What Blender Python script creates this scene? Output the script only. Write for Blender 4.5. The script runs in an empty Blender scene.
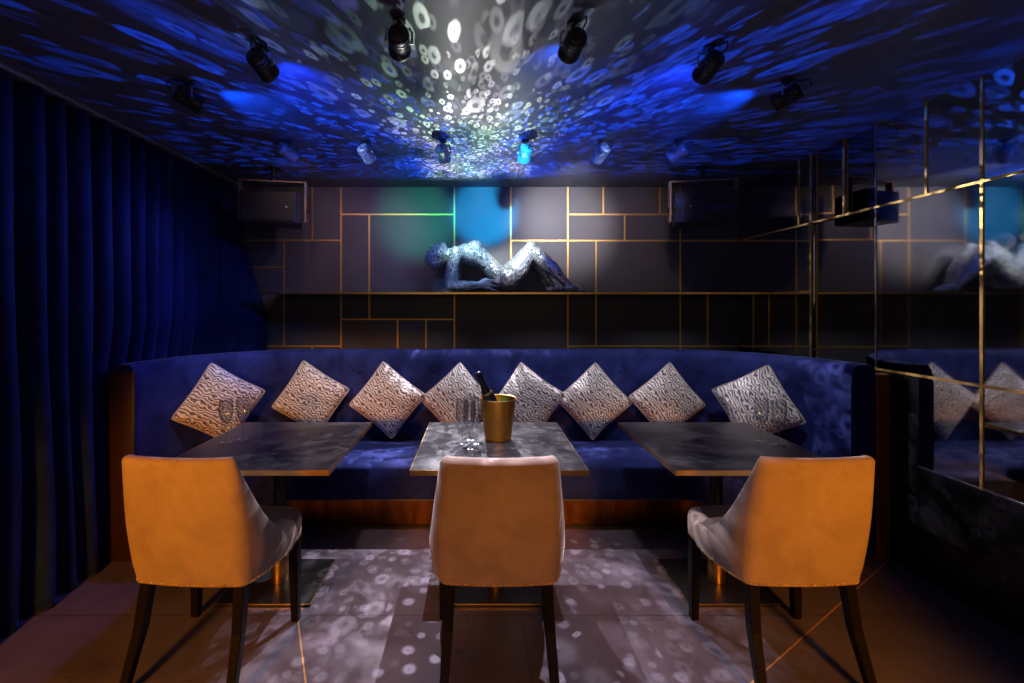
import bpy, bmesh, math, random
from mathutils import Vector, Matrix, Euler
random.seed(7)
PI = math.pi
C = bpy.context.scene.collection
S = bpy.context.scene

# ------------------------------------------------------------------ camera
CAMZ, F, VX, VY = 1.49, 455.0, 477.0, 304.5
cam = bpy.data.cameras.new('camera')
cam.sensor_width = 36.0
cam.lens = F / 1024 * 36
cam.shift_x = (512 - VX) / 1024
cam.shift_y = -(341.5 - VY) / 1024
cam.clip_start = 0.02
co = bpy.data.objects.new('camera', cam)
co.location = (0, 0, CAMZ)
co.rotation_euler = (PI / 2, 0, 0)
C.objects.link(co)
S.camera = co
S.view_settings.view_transform = 'Standard'
S.view_settings.look = 'None'
S.view_settings.gamma = 1
S.view_settings.use_curve_mapping = False
S.view_settings.exposure = 0.12
try:
    S.cycles.max_bounces = 10
    S.cycles.transparent_max_bounces = 40
    S.cycles.sample_clamp_indirect = 4
    S.cycles.use_denoising = True
    S.cycles.caustics_reflective = False
    S.cycles.caustics_refractive = False
except Exception:
    pass

ZC = 2.58                      # ceiling height
XR, XL, YB, YF = 2.42, -2.42, 4.22, -1.6


def at(px, py, Y):
    return Vector(((px - VX) * Y / F, Y, CAMZ + (VY - py) * Y / F))


# ------------------------------------------------------------------ materials
def srgb(r, g, b):
    f = lambda c: ((c / 255 + .055) / 1.055) ** 2.4 if c / 255 > .04045 else c / 255 / 12.92
    return (f(r), f(g), f(b), 1)


class MT:
    def __init__(s, name):
        s.m = bpy.data.materials.new(name)
        s.m.use_nodes = True
        s.t = s.m.node_tree
        s.b = s.t.nodes['Principled BSDF']

    def n(s, kind, **kw):
        nd = s.t.nodes.new(kind)
        for k, v in kw.items():
            setattr(nd, k, v)
        return nd

    def l(s, a, b):
        s.t.links.new(a, b)

    def set(s, **kw):
        for k, v in kw.items():
            s.b.inputs[k.replace('_', ' ')].default_value = v
        return s

    def coord(s, kind='Object', scale=(1, 1, 1), rot=(0, 0, 0)):
        c = s.n('ShaderNodeTexCoord')
        mp = s.n('ShaderNodeMapping')
        mp.inputs['Scale'].default_value = scale
        mp.inputs['Rotation'].default_value = rot
        s.l(c.outputs[kind], mp.inputs['Vector'])
        return mp.outputs['Vector']

    def noise(s, vec, scale, detail=4, rough=.55, dist=0):
        nd = s.n('ShaderNodeTexNoise')
        nd.inputs['Scale'].default_value = scale
        nd.inputs['Detail'].default_value = detail
        nd.inputs['Roughness'].default_value = rough
        nd.inputs['Distortion'].default_value = dist
        s.l(vec, nd.inputs['Vector'])
        return nd.outputs['Fac']

    def ramp(s, fac, stops):
        r = s.n('ShaderNodeValToRGB')
        e = r.color_ramp.elements
        while len(e) < len(stops):
            e.new(.5)
        for el, (p, c) in zip(e, stops):
            el.position = p
            el.color = c if len(c) == 4 else (*c, 1)
        s.l(fac, r.inputs['Fac'])
        return r.outputs['Color']

    def bump(s, h, strength=.3, dist=.01):
        b = s.n('ShaderNodeBump')
        b.inputs['Strength'].default_value = strength
        b.inputs['Distance'].default_value = dist
        s.l(h, b.inputs['Height'])
        s.l(b.outputs['Normal'], s.b.inputs['Normal'])


def simple(name, col, rough=.5, metal=0, **kw):
    m = MT(name)
    m.set(Base_Color=col, Roughness=rough, Metallic=metal)
    for k, v in kw.items():
        m.b.inputs[k.replace('_', ' ')].default_value = v
    return m.m


def mat_velvet(name, dark, light, sheen, tint, scale=5):
    m = MT(name)
    v = m.coord()
    f = m.noise(v, scale, 5, .6, .6)
    m.l(m.ramp(f, [(.35, dark), (.68, light)]), m.b.inputs['Base Color'])
    m.set(Roughness=.75, Sheen_Weight=sheen, Sheen_Roughness=.35, Sheen_Tint=tint)
    m.b.inputs['Specular IOR Level'].default_value = .15
    f2 = m.noise(v, 260, 2)
    m.bump(f2, .25, .002)
    return m.m


def mat_floor():
    m = MT('dark_stone_tile')
    v = m.coord('Object')
    f = m.noise(v, 2.2, 6, .6, .4)
    base = m.ramp(f, [(.3, srgb(76, 68, 74)), (.7, srgb(106, 97, 106))])
    sp = m.n('ShaderNodeSeparateXYZ')
    m.l(v, sp.inputs[0])

    def joint(o, off, per):
        a = m.n('ShaderNodeMath', operation='ADD'); a.inputs[1].default_value = off
        m.l(o, a.inputs[0])
        d = m.n('ShaderNodeMath', operation='PINGPONG'); d.inputs[1].default_value = per / 2
        m.l(a.outputs[0], d.inputs[0])
        l_ = m.n('ShaderNodeMath', operation='LESS_THAN'); l_.inputs[1].default_value = .0028
        m.l(d.outputs[0], l_.inputs[0])
        return l_.outputs[0]
    jx = joint(sp.outputs['X'], 1.03, 1.245)
    jy = joint(sp.outputs['Y'], -2.18, 1.245)
    mx = m.n('ShaderNodeMath', operation='MAXIMUM')
    m.l(jx, mx.inputs[0]); m.l(jy, mx.inputs[1])
    mix = m.n('ShaderNodeMix', data_type='RGBA')
    m.l(mx.outputs[0], mix.inputs['Factor'])
    m.l(base, mix.inputs['A'])
    mix.inputs['B'].default_value = srgb(60, 53, 58)
    m.l(mix.outputs['Result'], m.b.inputs['Base Color'])
    m.set(Roughness=.32)
    r = m.noise(v, 9, 4)
    m.l(m.ramp(r, [(.3, (.26,) * 3), (.7, (.40,) * 3)]), m.b.inputs['Roughness'])
    return m.m


def mat_ceiling():
    m = MT('satin_dark_ceiling')
    v = m.coord()
    f = m.noise(v, 1.4, 3)
    m.l(m.ramp(f, [(.3, (.145, .165, .225)), (.7, (.18, .20, .265))]), m.b.inputs['Base Color'])
    m.set(Roughness=.5)
    m.b.inputs['Specular IOR Level'].default_value = .3
    return m.m


def mat_panel():
    m = MT('glossy_dark_panel')
    v = m.coord()
    f = m.noise(v, 1.1, 3)
    m.l(m.ramp(f, [(.3, (.105, .10, .10)), (.7, (.14, .132, .13))]), m.b.inputs['Base Color'])
    m.set(Roughness=.45)
    m.b.inputs['Specular IOR Level'].default_value = .35
    return m.m


def mat_mirror():
    m = MT('smoked_mirror')
    v = m.coord()
    f = m.noise(v, 3.2, 6, .65, 1.2)
    m.l(m.ramp(f, [(.3, (.46, .45, .45)), (.7, (.60, .59, .60))]), m.b.inputs['Base Color'])
    m.set(Metallic=1.0, Roughness=.045)
    return m.m


def mat_wood_top():
    m = MT('black_ash_top')
    v = m.coord('Object', (3, 26, 26))
    f = m.noise(v, 1.6, 8, .7, 2.2)
    m.l(m.ramp(f, [(.38, (.018, .016, .018)), (.6, (.045, .040, .043)), (.75, (.09, .082, .085))]), m.b.inputs['Base Color'])
    m.set(Roughness=.33)
    m.bump(f, .25, .003)
    return m.m


def mat_pillow():
    m = MT('zebra_weave')
    v = m.coord('Object', (1, 1, 1))
    w = m.n('ShaderNodeTexWave', wave_type='BANDS', bands_direction='X')
    w.inputs['Scale'].default_value = 15
    w.inputs['Distortion'].default_value = 10
    w.inputs['Detail'].default_value = 1.5
    w.inputs['Detail Scale'].default_value = 1.6
    w.inputs['Detail Roughness'].default_value = .55
    m.l(v, w.inputs['Vector'])
    m.l(m.ramp(w.outputs['Fac'], [(.15, srgb(98, 90, 86)), (.48, srgb(186, 177, 171)), (.8, srgb(232, 225, 219))]), m.b.inputs['Base Color'])
    m.set(Roughness=.6, Sheen_Weight=.4, Sheen_Roughness=.4)
    m.bump(w.outputs['Fac'], .35, .004)
    return m.m


def mat_mosaic():
    m = MT('mirror_mosaic')
    v = m.coord('Object')
    vo = m.n('ShaderNodeTexVoronoi', feature='F1')
    vo.inputs['Scale'].default_value = 62
    vo.inputs['Randomness'].default_value = .55
    m.l(v, vo.inputs['Vector'])
    ed = m.n('ShaderNodeTexVoronoi', feature='DISTANCE_TO_EDGE')
    ed.inputs['Scale'].default_value = 62
    ed.inputs['Randomness'].default_value = .55
    m.l(v, ed.inputs['Vector'])
    g = m.n('ShaderNodeNewGeometry')
    sub = m.n('ShaderNodeVectorMath', operation='SUBTRACT')
    m.l(vo.outputs['Color'], sub.inputs[0]); sub.inputs[1].default_value = (.5, .5, .5)
    sc = m.n('ShaderNodeVectorMath', operation='SCALE'); sc.inputs['Scale'].default_value = .36
    m.l(sub.outputs[0], sc.inputs[0])
    ad = m.n('ShaderNodeVectorMath', operation='ADD')
    m.l(g.outputs['Normal'], ad.inputs[0]); m.l(sc.outputs[0], ad.inputs[1])
    nz = m.n('ShaderNodeVectorMath', operation='NORMALIZE')
    m.l(ad.outputs[0], nz.inputs[0])
    m.l(nz.outputs[0], m.b.inputs['Normal'])
    tile = m.n('ShaderNodeSeparateColor')
    m.l(vo.outputs['Color'], tile.inputs[0])
    tone = m.ramp(tile.outputs[2], [(.1, (.52, .55, .56)), (.8, (.96, .98, .98))])
    grout = m.ramp(ed.outputs['Distance'], [(.03, (.06, .065, .07)), (.09, (1, 1, 1))])
    mx = m.n('ShaderNodeMix', data_type='RGBA', blend_type='MULTIPLY')
    mx.inputs['Factor'].default_value = 1
    m.l(tone, mx.inputs['A']); m.l(grout, mx.inputs['B'])
    m.l(mx.outputs['Result'], m.b.inputs['Base Color'])
    m.set(Metallic=.45, Roughness=.3)
    return m.m


M = dict(
    floor=mat_floor(), ceiling=mat_ceiling(), panel=mat_panel(), mirror=mat_mirror(),
    strip=simple('wall_brass', srgb(236, 190, 104), .42, .6),
    inlay=simple('dull_brass_inlay', srgb(200, 150, 84), .5, .25),
    silver=simple('silver_housing', (.42, .43, .46, 1), .4, .3),
    brass=simple('brushed_brass', srgb(232, 186, 112), .3, 1),
    gold=simple('hammered_gold', srgb(226, 160, 66), .33, 1),
    bronze=None, blackwall=simple('black_lacquer', (.016, .015, .017, 1), .25),
    plaster=simple('dark_plaster', (.03, .028, .03, 1), .8),
    velvet=mat_velvet('navy_velvet', (.009, .013, .078), (.028, .041, .195), .55, (.35, .45, 1, 1), 4.5),
    curtain=mat_velvet('navy_curtain_velvet', (.004, .010, .06), (.010, .024, .13), .5, (.3, .42, 1, 1), 3),
    chair=mat_velvet('taupe_velvet', srgb(158, 134, 122), srgb(178, 154, 142), .25, (1, .95, .95, 1), 6),
    pillow=mat_pillow(), piping=simple('silver_piping', srgb(186, 172, 162), .6),
    legwood=simple('ebony_wood', (.007, .005, .005, 1), .45, 0, Specular_IOR_Level=.12),
    top=mat_wood_top(), steel=simple('black_powder_steel', (.012, .012, .013, 1), .35),
    glass=simple('clear_crystal', (1, 1, 1, 1), .0, 0, Transmission_Weight=1.0, IOR=1.45),
    green=simple('green_bottle_glass', (.02, .16, .09, 1), .12),
    foil=simple('black_foil', (.02, .018, .022, 1), .35, .6),
    mosaic=mat_mosaic(), white=simple('white_lacquer', (.8, .82, .84, 1), .3),
    black=simple('black_housing', (.03, .03, .033, 1), .38, .2), chrome=simple('steel_bracket', (.5, .5, .52, 1), .3, 1),
    bracket=simple('tan_painted_bracket', (.30, .20, .14, 1), .5), grille=simple('black_grille', (.016, .014, .016, 1), .6),
    shelf=simple('black_glass_shelf', (.012, .012, .013, 1), .12),
    rail=simple('grey_curtain_rail', (.45, .44, .46, 1), .4, .5),
)
_b = MT('aged_bronze_sheet')
_f = _b.noise(_b.coord('Object', (6, 6, 1.2)), 2.5, 6, .6, .5)
_b.l(_b.ramp(_f, [(.3, srgb(70, 40, 20)), (.7, srgb(128, 82, 40))]), _b.b.inputs['Base Color'])
_b.set(Metallic=1, Roughness=.34)
M['bronze'] = _b.m
_g = MT('thin_clear_crystal')
_tr = _g.n('ShaderNodeBsdfTransparent'); _tr.inputs['Color'].default_value = (.93, .94, .95, 1)
_gl = _g.n('ShaderNodeBsdfGlossy'); _gl.inputs['Roughness'].default_value = .12
_lf = _g.n('ShaderNodeLayerWeight'); _lf.inputs['Blend'].default_value = .5
_pw = _g.n('ShaderNodeMath', operation='POWER'); _pw.inputs[1].default_value = 2.2
_g.l(_lf.outputs['Facing'], _pw.inputs[0])
_lw = _g.n('ShaderNodeMath', operation='MULTIPLY_ADD'); _lw.inputs[1].default_value = .8; _lw.inputs[2].default_value = .09
_g.l(_pw.outputs[0], _lw.inputs[0])
_mx = _g.n('ShaderNodeMixShader')
_g.l(_lw.outputs[0], _mx.inputs[0]); _g.l(_tr.outputs[0], _mx.inputs[1]); _g.l(_gl.outputs[0], _mx.inputs[2])
_g.l(_mx.outputs[0], _g.t.nodes['Material Output'].inputs['Surface'])
M['glass'] = _g.m
_l = MT('lit_lens')
_l.set(Base_Color=(.6, .6, .6, 1), Roughness=.1, Emission_Color=(1, .93, .8, 1), Emission_Strength=3.0)
M['lens'] = _l.m
M['lensoff'] = simple('dark_lens', (.08, .09, .11, 1), .08)


# ------------------------------------------------------------------ mesh helpers
def obj(name, bm, mat, parent=None, smooth=True, loc=None):
    me = bpy.data.meshes.new(name)
    bmesh.ops.recalc_face_normals(bm, faces=bm.faces)
    bm.to_mesh(me)
    bm.free()
    if smooth:
        for p in me.polygons:
            p.use_smooth = True
        try:
            me.set_sharp_from_angle(angle=math.radians(42))
        except Exception:
            pass
    for mm in (mat if isinstance(mat, (list, tuple)) else [mat]):
        me.materials.append(mm)
    o = bpy.data.objects.new(name, me)
    C.objects.link(o)
    if parent:
        o.parent = parent
    if loc is not None:
        o.location = loc
    return o


def thing(name, label, cat, loc=(0, 0, 0), rz=0, group=None):
    o = bpy.data.objects.new(name, None)
    o.empty_display_size = .1
    C.objects.link(o)
    o.location = loc
    o.rotation_euler = (0, 0, rz)
    tag(o, label, cat, group)
    return o


def tag(o, label, cat, group=None):
    o['label'] = label
    o['category'] = cat
    if group:
        o['group'] = group
    return o


def struct(o):
    o['kind'] = 'structure'
    return o


def dup(root, loc, rz, label):
    r = root.copy()
    C.objects.link(r)
    r.location = loc
    r.rotation_euler = (0, 0, rz)
    r['label'] = label
    for ch in list(root.children):
        c = ch.copy(); C.objects.link(c); c.parent = r
        for g in list(ch.children):
            d = g.copy(); C.objects.link(d); d.parent = c
    return r


def box(bm, lo, hi, bev=0, seg=2):
    g = bmesh.ops.create_cube(bm, size=1)
    vs = g['verts']
    for v in vs:
        v.co = Vector([lo[i] + (v.co[i] + .5) * (hi[i] - lo[i]) for i in range(3)])
    if bev:
        es = list({e for v in vs for e in v.link_edges})
        bmesh.ops.bevel(bm, geom=es, offset=bev, segments=seg, affect='EDGES', profile=.5)
    return bm


def nbox(lo, hi, bev=0, seg=2):
    return box(bmesh.new(), lo, hi, bev, seg)


def tube(bm, pts, rad, n=10, cap=True):
    pts = [Vector(p) for p in pts]
    rs = rad if isinstance(rad, (list, tuple)) else [rad] * len(pts)
    rings = []
    up = None
    for i, p in enumerate(pts):
        d = (pts[min(i + 1, len(pts) - 1)] - pts[max(i - 1, 0)]).normalized()
        if up is None:
            up = Vector((0, 0, 1)) if abs(d.z) < .9 else Vector((1, 0, 0))
        a = d.cross(up)
        if a.length < 1e-5:
            a = d.orthogonal()
        a.normalize()
        b = a.cross(d).normalized()
        up = b
        rings.append([bm.verts.new(p + (a * math.cos(2 * PI * k / n) + b * math.sin(2 * PI * k / n)) * rs[i]) for k in range(n)])
    for r0, r1 in zip(rings, rings[1:]):
        for k in range(n):
            bm.faces.new((r0[k], r0[(k + 1) % n], r1[(k + 1) % n], r1[k]))
    if cap:
        bm.faces.new(rings[0]); bm.faces.new(rings[-1])
    return bm


def lathe(bm, prof, n=32, mat=None):
    rings = []
    for r, z in prof:
        if r < 1e-6:
            rings.append([bm.verts.new((0, 0, z))])
        else:
            rings.append([bm.verts.new((r * math.cos(2 * PI * k / n), r * math.sin(2 * PI * k / n), z)) for k in range(n)])
    for r0, r1 in zip(rings, rings[1:]):
        for k in range(n):
            k2 = (k + 1) % n
            if len(r0) == 1 and len(r1) == 1:
                continue
            if len(r0) == 1:
                bm.faces.new((r0[0], r1[k2], r1[k]))
            elif len(r1) == 1:
                bm.faces.new((r0[k], r0[k2], r1[0]))
            else:
                bm.faces.new((r0[k], r0[k2], r1[k2], r1[k]))
    if mat:
        bmesh.ops.transform(bm, matrix=mat, verts=[v for r in rings for v in r])
    return bm


def ball(bm, c, r, scale=(1, 1, 1), rot=None, u=20, v=14):
    m = Matrix.Translation(c) @ (rot.to_4x4() if rot else Matrix()) @ Matrix.Diagonal((*[s * r for s in scale], 1))
    bmesh.ops.create_uvsphere(bm, u_segments=u, v_segments=v, radius=1, matrix=m)
    return bm


def grid_faces(bm, rows, closed_u=False, closed_v=False):
    nu, nv = len(rows), len(rows[0])
    for i in range(nu if closed_u else nu - 1):
        for j in range(nv if closed_v else nv - 1):
            bm.faces.new((rows[i][j], rows[(i + 1) % nu][j], rows[(i + 1) % nu][(j + 1) % nv], rows[i][(j + 1) % nv]))


def sstep(a, b, x):
    t = max(0, min(1, (x - a) / (b - a)))
    return t * t * (3 - 2 * t)


# ------------------------------------------------------------------ room shell
struct(obj('floor', nbox((XL - .3, YF - .1, -.1), (XR + .2, YB + .1, 0)), M['floor'], smooth=False))
struct(obj('ceiling', nbox((XL - .3, YF - .1, ZC), (XR + .2, YB + .1, ZC + .1)), M['ceiling'], smooth=False))
wb = struct(obj('wall_back', nbox((XL - .1, YB, 0), (XR + .1, YB + .1, ZC)), M['panel'], smooth=False))
struct(obj('wall_left', nbox((XL - .1, YF, 0), (XL, YB, ZC)), M['plaster'], smooth=False))
struct(obj('wall_front', nbox((XL - .1, YF - .1, 0), (XR + .1, YF, ZC)), M['plaster'], smooth=False))
wr = struct(obj('wall_right', nbox((XR + .03, YF, 0), (XR + .12, YB, ZC)), M['blackwall'], smooth=False))

K = YB / F


def bx(px):
    return (px - VX) * K


def bz(py):
    return CAMZ + (VY - py) * K


SW = .007   # half width of a brass strip


def vstrip(px, y0, y1):
    x = bx(px)
    obj('brass_strip', nbox((x - SW, YB - .006, bz(y1)), (x + SW, YB + .001, bz(y0))), M['strip'], wb, smooth=False)


def hstrip(py, x0, x1):
    z = bz(py)
    obj('brass_strip', nbox((bx(x0), YB - .0055, z - SW), (bx(x1), YB + .001, z + SW)), M['strip'], wb, smooth=False)


TOPY, BOT = 187.2, 353
for a in ((255.3, 293, BOT), (284.2, 240.4, 346), (312.6, TOPY, 240.4), (312.3, 346, BOT), (341.2, TOPY, BOT), (369.3, 214.5, 319.3),
          (397.7, 319.3, BOT), (426, 319.3, BOT), (454.4, TOPY, BOT), (510.8, TOPY, 293.3), (567.7, TOPY, BOT), (595.9, 240.7, 346),
          (603.1, TOPY, 214.5), (624.5, 214.5, 240.7), (659.6, TOPY, 214.5), (680.1, TOPY, BOT), (707.4, 293.3, 346)):
    vstrip(*a)
for a in ((240.4, 225, 341.2), (267.3, 225, 284.2), (293.4, 225, 737), (214.5, 341.2, 454.4), (319.3, 341.2, 454.4), (346.2, 225, 341.2),
          (240.7, 510.8, 737), (214.5, 567.7, 680.1), (346.2, 567.7, 737)):
    hstrip(*a)

# right wall: smoked mirror tiles with brass strips between them
ZA, ZB_, ZL = 2.08, 1.10, .604


def mpanel(y0, y1, z0, z1, tilt=0, mat='mirror'):
    """tile between y0 (near) and y1 (far); the far edge is set back by tilt"""
    bm = bmesh.new()
    g = .0015
    vs = [(XR, y0 + g), (XR + tilt, y1 - g), (XR + .03, y1 - g), (XR + .03, y0 + g)]
    a = [bm.verts.new((x, y, z0 + g)) for x, y in vs]
    b = [bm.verts.new((x, y, z1 - g)) for x, y in vs]
    bm.faces.new(a); bm.faces.new(b)
    for i in range(4):
        bm.faces.new((a[i], a[(i + 1) % 4], b[(i + 1) % 4], b[i]))
    return obj('mirror_panel' if mat == 'mirror' else 'black_panel', bm, M[mat], wr, smooth=False)


def ystrip(y, z0, z1, w=.007, mat='strip'):
    obj('brass_strip', nbox((XR - .005, y - w, z0), (XR + .004, y + w, z1)), M[mat], wr, smooth=False)


def zstrip(z, y0, y1, w=.007, mat='strip'):
    obj('brass_strip', nbox((XR - .0045, y0, z - w), (XR + .004, y1, z + w)), M[mat], wr, smooth=False)


TILT = .020
for y0, y1, t in ((3.30, 4.22, 0), (2.76, 3.30, TILT), (2.18, 2.76, 0), (1.55, 2.18, 0), (.6, 1.55, 0), (-.4, .6, 0), (YF, -.4, 0)):
    mpanel(y0, y1, ZA, ZC, t)
    mpanel(y0, y1, ZB_, ZA, t)
    if y0 < 2.7:
        mpanel(y0, y1 if y0 < 2.1 else 2.49, ZL, ZB_)
        mpanel(y0, y1 if y0 < 2.1 else 2.49, 0, ZL, 0, 'blackwall')
mpanel(2.49, 4.22, 0, ZB_, 0, 'blackwall')
zstrip(ZA, YF, YB - .006); zstrip(ZB_, YF, 2.80); zstrip(1.585, 3.30, YB - .006, .006)
zstrip(ZL, YF, 2.49, .004, 'chrome')
for y, z0, z1 in ((3.30, ZB_, ZC), (3.0, ZA, ZC), (2.45, ZA, ZC), (2.18, ZL, ZC), (1.55, ZL, ZC), (.6, ZL, ZC), (3.99, ZB_, 1.585), (3.42, ZA, ZC)):
    ystrip(y, z0, z1)
ystrip(2.76, ZB_, ZC, .0025, 'chrome')

# brass inlay in the floor
for k, (p, q) in enumerate((((-.88, 2.22), (-.42, 1.26)), ((2.41, 2.66), (.30, 1.28)))):
    p = Vector((*p, 0)); q = Vector((*q, 0)); d = (q - p).normalized(); nrm = Vector((-d.y, d.x, 0)) * .003
    bm = bmesh.new()
    lo = [bm.verts.new(v) for v in (p + nrm, q + nrm, q - nrm, p - nrm)]
    hi = [bm.verts.new(v.co + Vector((0, 0, .0012))) for v in lo]
    bm.faces.new(lo); bm.faces.new(hi)
    for i in range(4):
        bm.faces.new((lo[i], lo[(i + 1) % 4], hi[(i + 1) % 4], hi[i]))
    struct(obj('trim_%d' % (k + 1), bm, M['inlay'], smooth=False))

# display shelf under the mirrored figure
sh = thing('display_shelf', 'long thin black glass shelf with brass front edge along back wall', 'shelf', (.15, YB, 1.58))
obj('shelf_board', nbox((-1.98, -.47, -.004), (2.262, -.007, .010)), M['shelf'], sh, smooth=False)
obj('brass_edge', nbox((-1.98, -.478, -.005), (2.262, -.47, .011)), M['brass'], sh, smooth=False)
SHZ = 1.5905

# ------------------------------------------------------------------ curtain
def curtain():
    bm = bmesh.new()
    y0, y1 = .7, 4.13
    nu, nv = 620, 44
    folds = []
    y = y0
    rnd = random.Random(3)
    while y < y1 + .3:
        w = rnd.uniform(.09, .17)
        folds.append((y, w, rnd.uniform(.7, 1.2)))
        y += w

    def wave(y):
        for (a, w, k) in folds:
            if a <= y < a + w:
                t = (y - a) / w
                return k * (math.sin(PI * t) ** .8 * 2 - 1), t
        return 0, 0
    rows = []
    for i in range(nu + 1):
        y = y0 + (y1 - y0) * i / nu
        row = []
        for j in range(nv + 1):
            z = .008 + (ZC - .03 - .008) * j / nv
            h = 1 - z / ZC
            yy = y + .018 * math.sin(3.1 * z + y * 7) * h
            wv, _ = wave(yy)
            back = sstep(2.45, 2.75, y)
            amp = (.046 + .036 * h) * (1 - back) + (.036 + .012 * h) * back
            x = -2.185 + amp * wv * .9 + .03 * h * (1 - back) - .045 * back * sstep(1.45, 1.05, z)
            # the last folds drift away from the wall over the sofa back
            e = sstep(3.72, 4.1, y) * sstep(2.3, 1.15, z)
            x += .26 * e
            row.append(bm.verts.new((x, y, z)))
        rows.append(row)
    grid_faces(bm, rows)
    o = obj('curtain', bm, M['curtain'])
    sm = o.modifiers.new('thickness', 'SOLIDIFY')
    sm.thickness = .004
    tag(o, 'floor length navy velvet curtain in deep folds along the left wall', 'curtain')


curtain()
cr = thing('curtain_rail', 'slim pale grey curtain rail fixed to the ceiling above the navy curtain', 'curtain rail', (-2.19, 2.4, ZC))
obj('rail', nbox((-.02, -1.75, -.022), (.055, 1.72, 0), .003, 1), M['rail'], cr)

# ------------------------------------------------------------------ banquette
BXL, BXR, BR, BYE = -2.0, 2.19, .85, 2.65
BYB = BYE + BR          # 3.50: front face of the straight backrest


def bpath(step=.02):
    pts = []
    n = int(BR * PI / 2 / step)
    for i in range(n):
        a = PI - (PI / 2) * i / n
        pts.append((Vector((BXL + BR + BR * math.cos(a), BYE + BR * math.sin(a), 0)), Vector((math.cos(a), math.sin(a), 0))))
    x0, x1 = BXL + BR, BXR - BR
    m = int((x1 - x0) / step)
    for i in range(m):
        pts.append((Vector((x0 + (x1 - x0) * i / m, BYB, 0)), Vector((0, 1, 0))))
    for i in range(n + 1):
        a = PI / 2 - (PI / 2) * i / n
        pts.append((Vector((BXR - BR + BR * math.cos(a), BYE + BR * math.sin(a), 0)), Vector((math.cos(a), math.sin(a), 0))))
    return pts


SEAMS = [bx_ for bx_ in (-1.05, .10, 1.25)]
BUT = []
for k in range(-2, 14):
    BUT.append(-1.05 + .2875 * (k + .5))


def sweep(prof, name, mat, parent, disp=None, step=.02, n0=0, n1=None):
    """prof: list of (outward offset, z); swept along the inner line of the backrest"""
    bm = bmesh.new()
    rows = []
    P = bpath(step)
    for p, nrm in P:
        row = []
        for o, z in prof:
            oo = o + (disp(p, o, z) if disp else 0)
            row.append(bm.verts.new(p + nrm * oo + Vector((0, 0, z))))
        rows.append(row)
    grid_faces(bm, rows, closed_v=True)
    bm.faces.new(rows[0]); bm.faces.new(rows[-1])
    return obj(name, bm, mat, parent)


bq = thing('banquette', 'long curved navy velvet banquette sofa with button back and bronze plinth', 'sofa', (0, 0, 0))
zs = [.30 + .79 * i / 26 for i in range(27)]
pf = [(0, z) for z in zs] + [(.006, 1.115), (.022, 1.134), (.045, 1.14), (.095, 1.14), (.118, 1.132), (.13, 1.11), (.13, .6), (.13, .03), (.02, .03)]


def bdisp(p, o, z):
    if o > .01 or z > 1.12:
        return 0
    straight = abs(p.y - BYB) < 1e-4
    d = -.012 * sstep(.42, .6, z) * sstep(1.12, 1.0, z)
    if straight:
        for s in SEAMS:
            d += .016 * math.exp(-((p.x - s) / .012) ** 2)
        for b in BUT:
            d += .020 * math.exp(-(((p.x - b) / .035) ** 2 + ((z - .978) / .035) ** 2))
    return d


sweep(pf, 'backrest', M['velvet'], bq, bdisp)
ps = [(-.005, .20), (-.005, .42), (-.03, .452), (-.10, .456), (-.25, .462), (-.40, .464), (-.50, .458), (-.535, .445), (-.552, .42), (-.558, .38), (-.556, .28), (-.548, .225), (-.53, .212)]


def sdisp(p, o, z):
    if z > .44 and abs(p.y - BYB) < 1e-4:
        return 0
    return 0


sweep(ps, 'seat', M['velvet'], bq, sdisp)
sweep([(-.44, .0), (-.44, .215), (-.43, .215), (-.43, .0)], 'kick_panel', M['bronze'], bq)
sweep([(-.446, .0), (-.446, .012), (-.4405, .012), (-.4405, .0)], 'kick_rail', M['steel'], bq)
for b in BUT:
    if BXL + BR < b < BXR - BR and min(abs(b - s) for s in SEAMS) > .05:
        bm = bmesh.new()
        ball(bm, (b, BYB - .001, .978), .015, (1, .55, 1), None, 14, 10)
        obj('button', bm, M['velvet'], bq)
# end panels
obj('end_panel', nbox((2.325, 2.645, 0), (2.405, 2.70, 1.075), .003, 1), simple('brown_veneer', srgb(128, 74, 40), .4), bq, smooth=False)
obj('end_panel_trim', nbox((2.325, 2.64, 1.075), (2.405, 2.70, 1.085)), M['brass'], bq, smooth=False)
obj('end_panel', nbox((-2.135, 2.63, .0), (-1.985, 2.648, 1.10), .006, 2), simple('dark_walnut', srgb(52, 30, 26), .4), bq)

# ------------------------------------------------------------------ pillows
def pillow_bm(side=.415, th=.135):
    bm = bmesh.new()
    n = 28
    front, backs = [], []
    for i in range(n + 1):
        rf, rb = [], []
        for j in range(n + 1):
            u, v = -1 + 2 * i / n, -1 + 2 * j / n
            px = u * (1 - .062 * (1 - v * v)) * (1 - .035 * (u * v) ** 8) * side / 2
            pz = v * (1 - .062 * (1 - u * u)) * (1 - .035 * (u * v) ** 8) * side / 2
            h = (max(0, 1 - abs(u) ** 2.4) * max(0, 1 - abs(v) ** 2.4)) ** .55 * th / 2
            h += .003 * math.sin(9 * u + 4 * v) * max(0, 1 - max(abs(u), abs(v)))
            vf = bm.verts.new((px, -h, pz))
            edge = i in (0, n) or j in (0, n)
            vb = vf if edge else bm.verts.new((px, h, pz))
            rf.append(vf); rb.append(vb)
        front.append(rf); backs.append(rb)
    grid_faces(bm, front)
    for i in range(n):
        for j in range(n):
            bm.faces.new((backs[i][j], backs[i][j + 1], backs[i + 1][j + 1], backs[i + 1][j]))
    return bm


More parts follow.
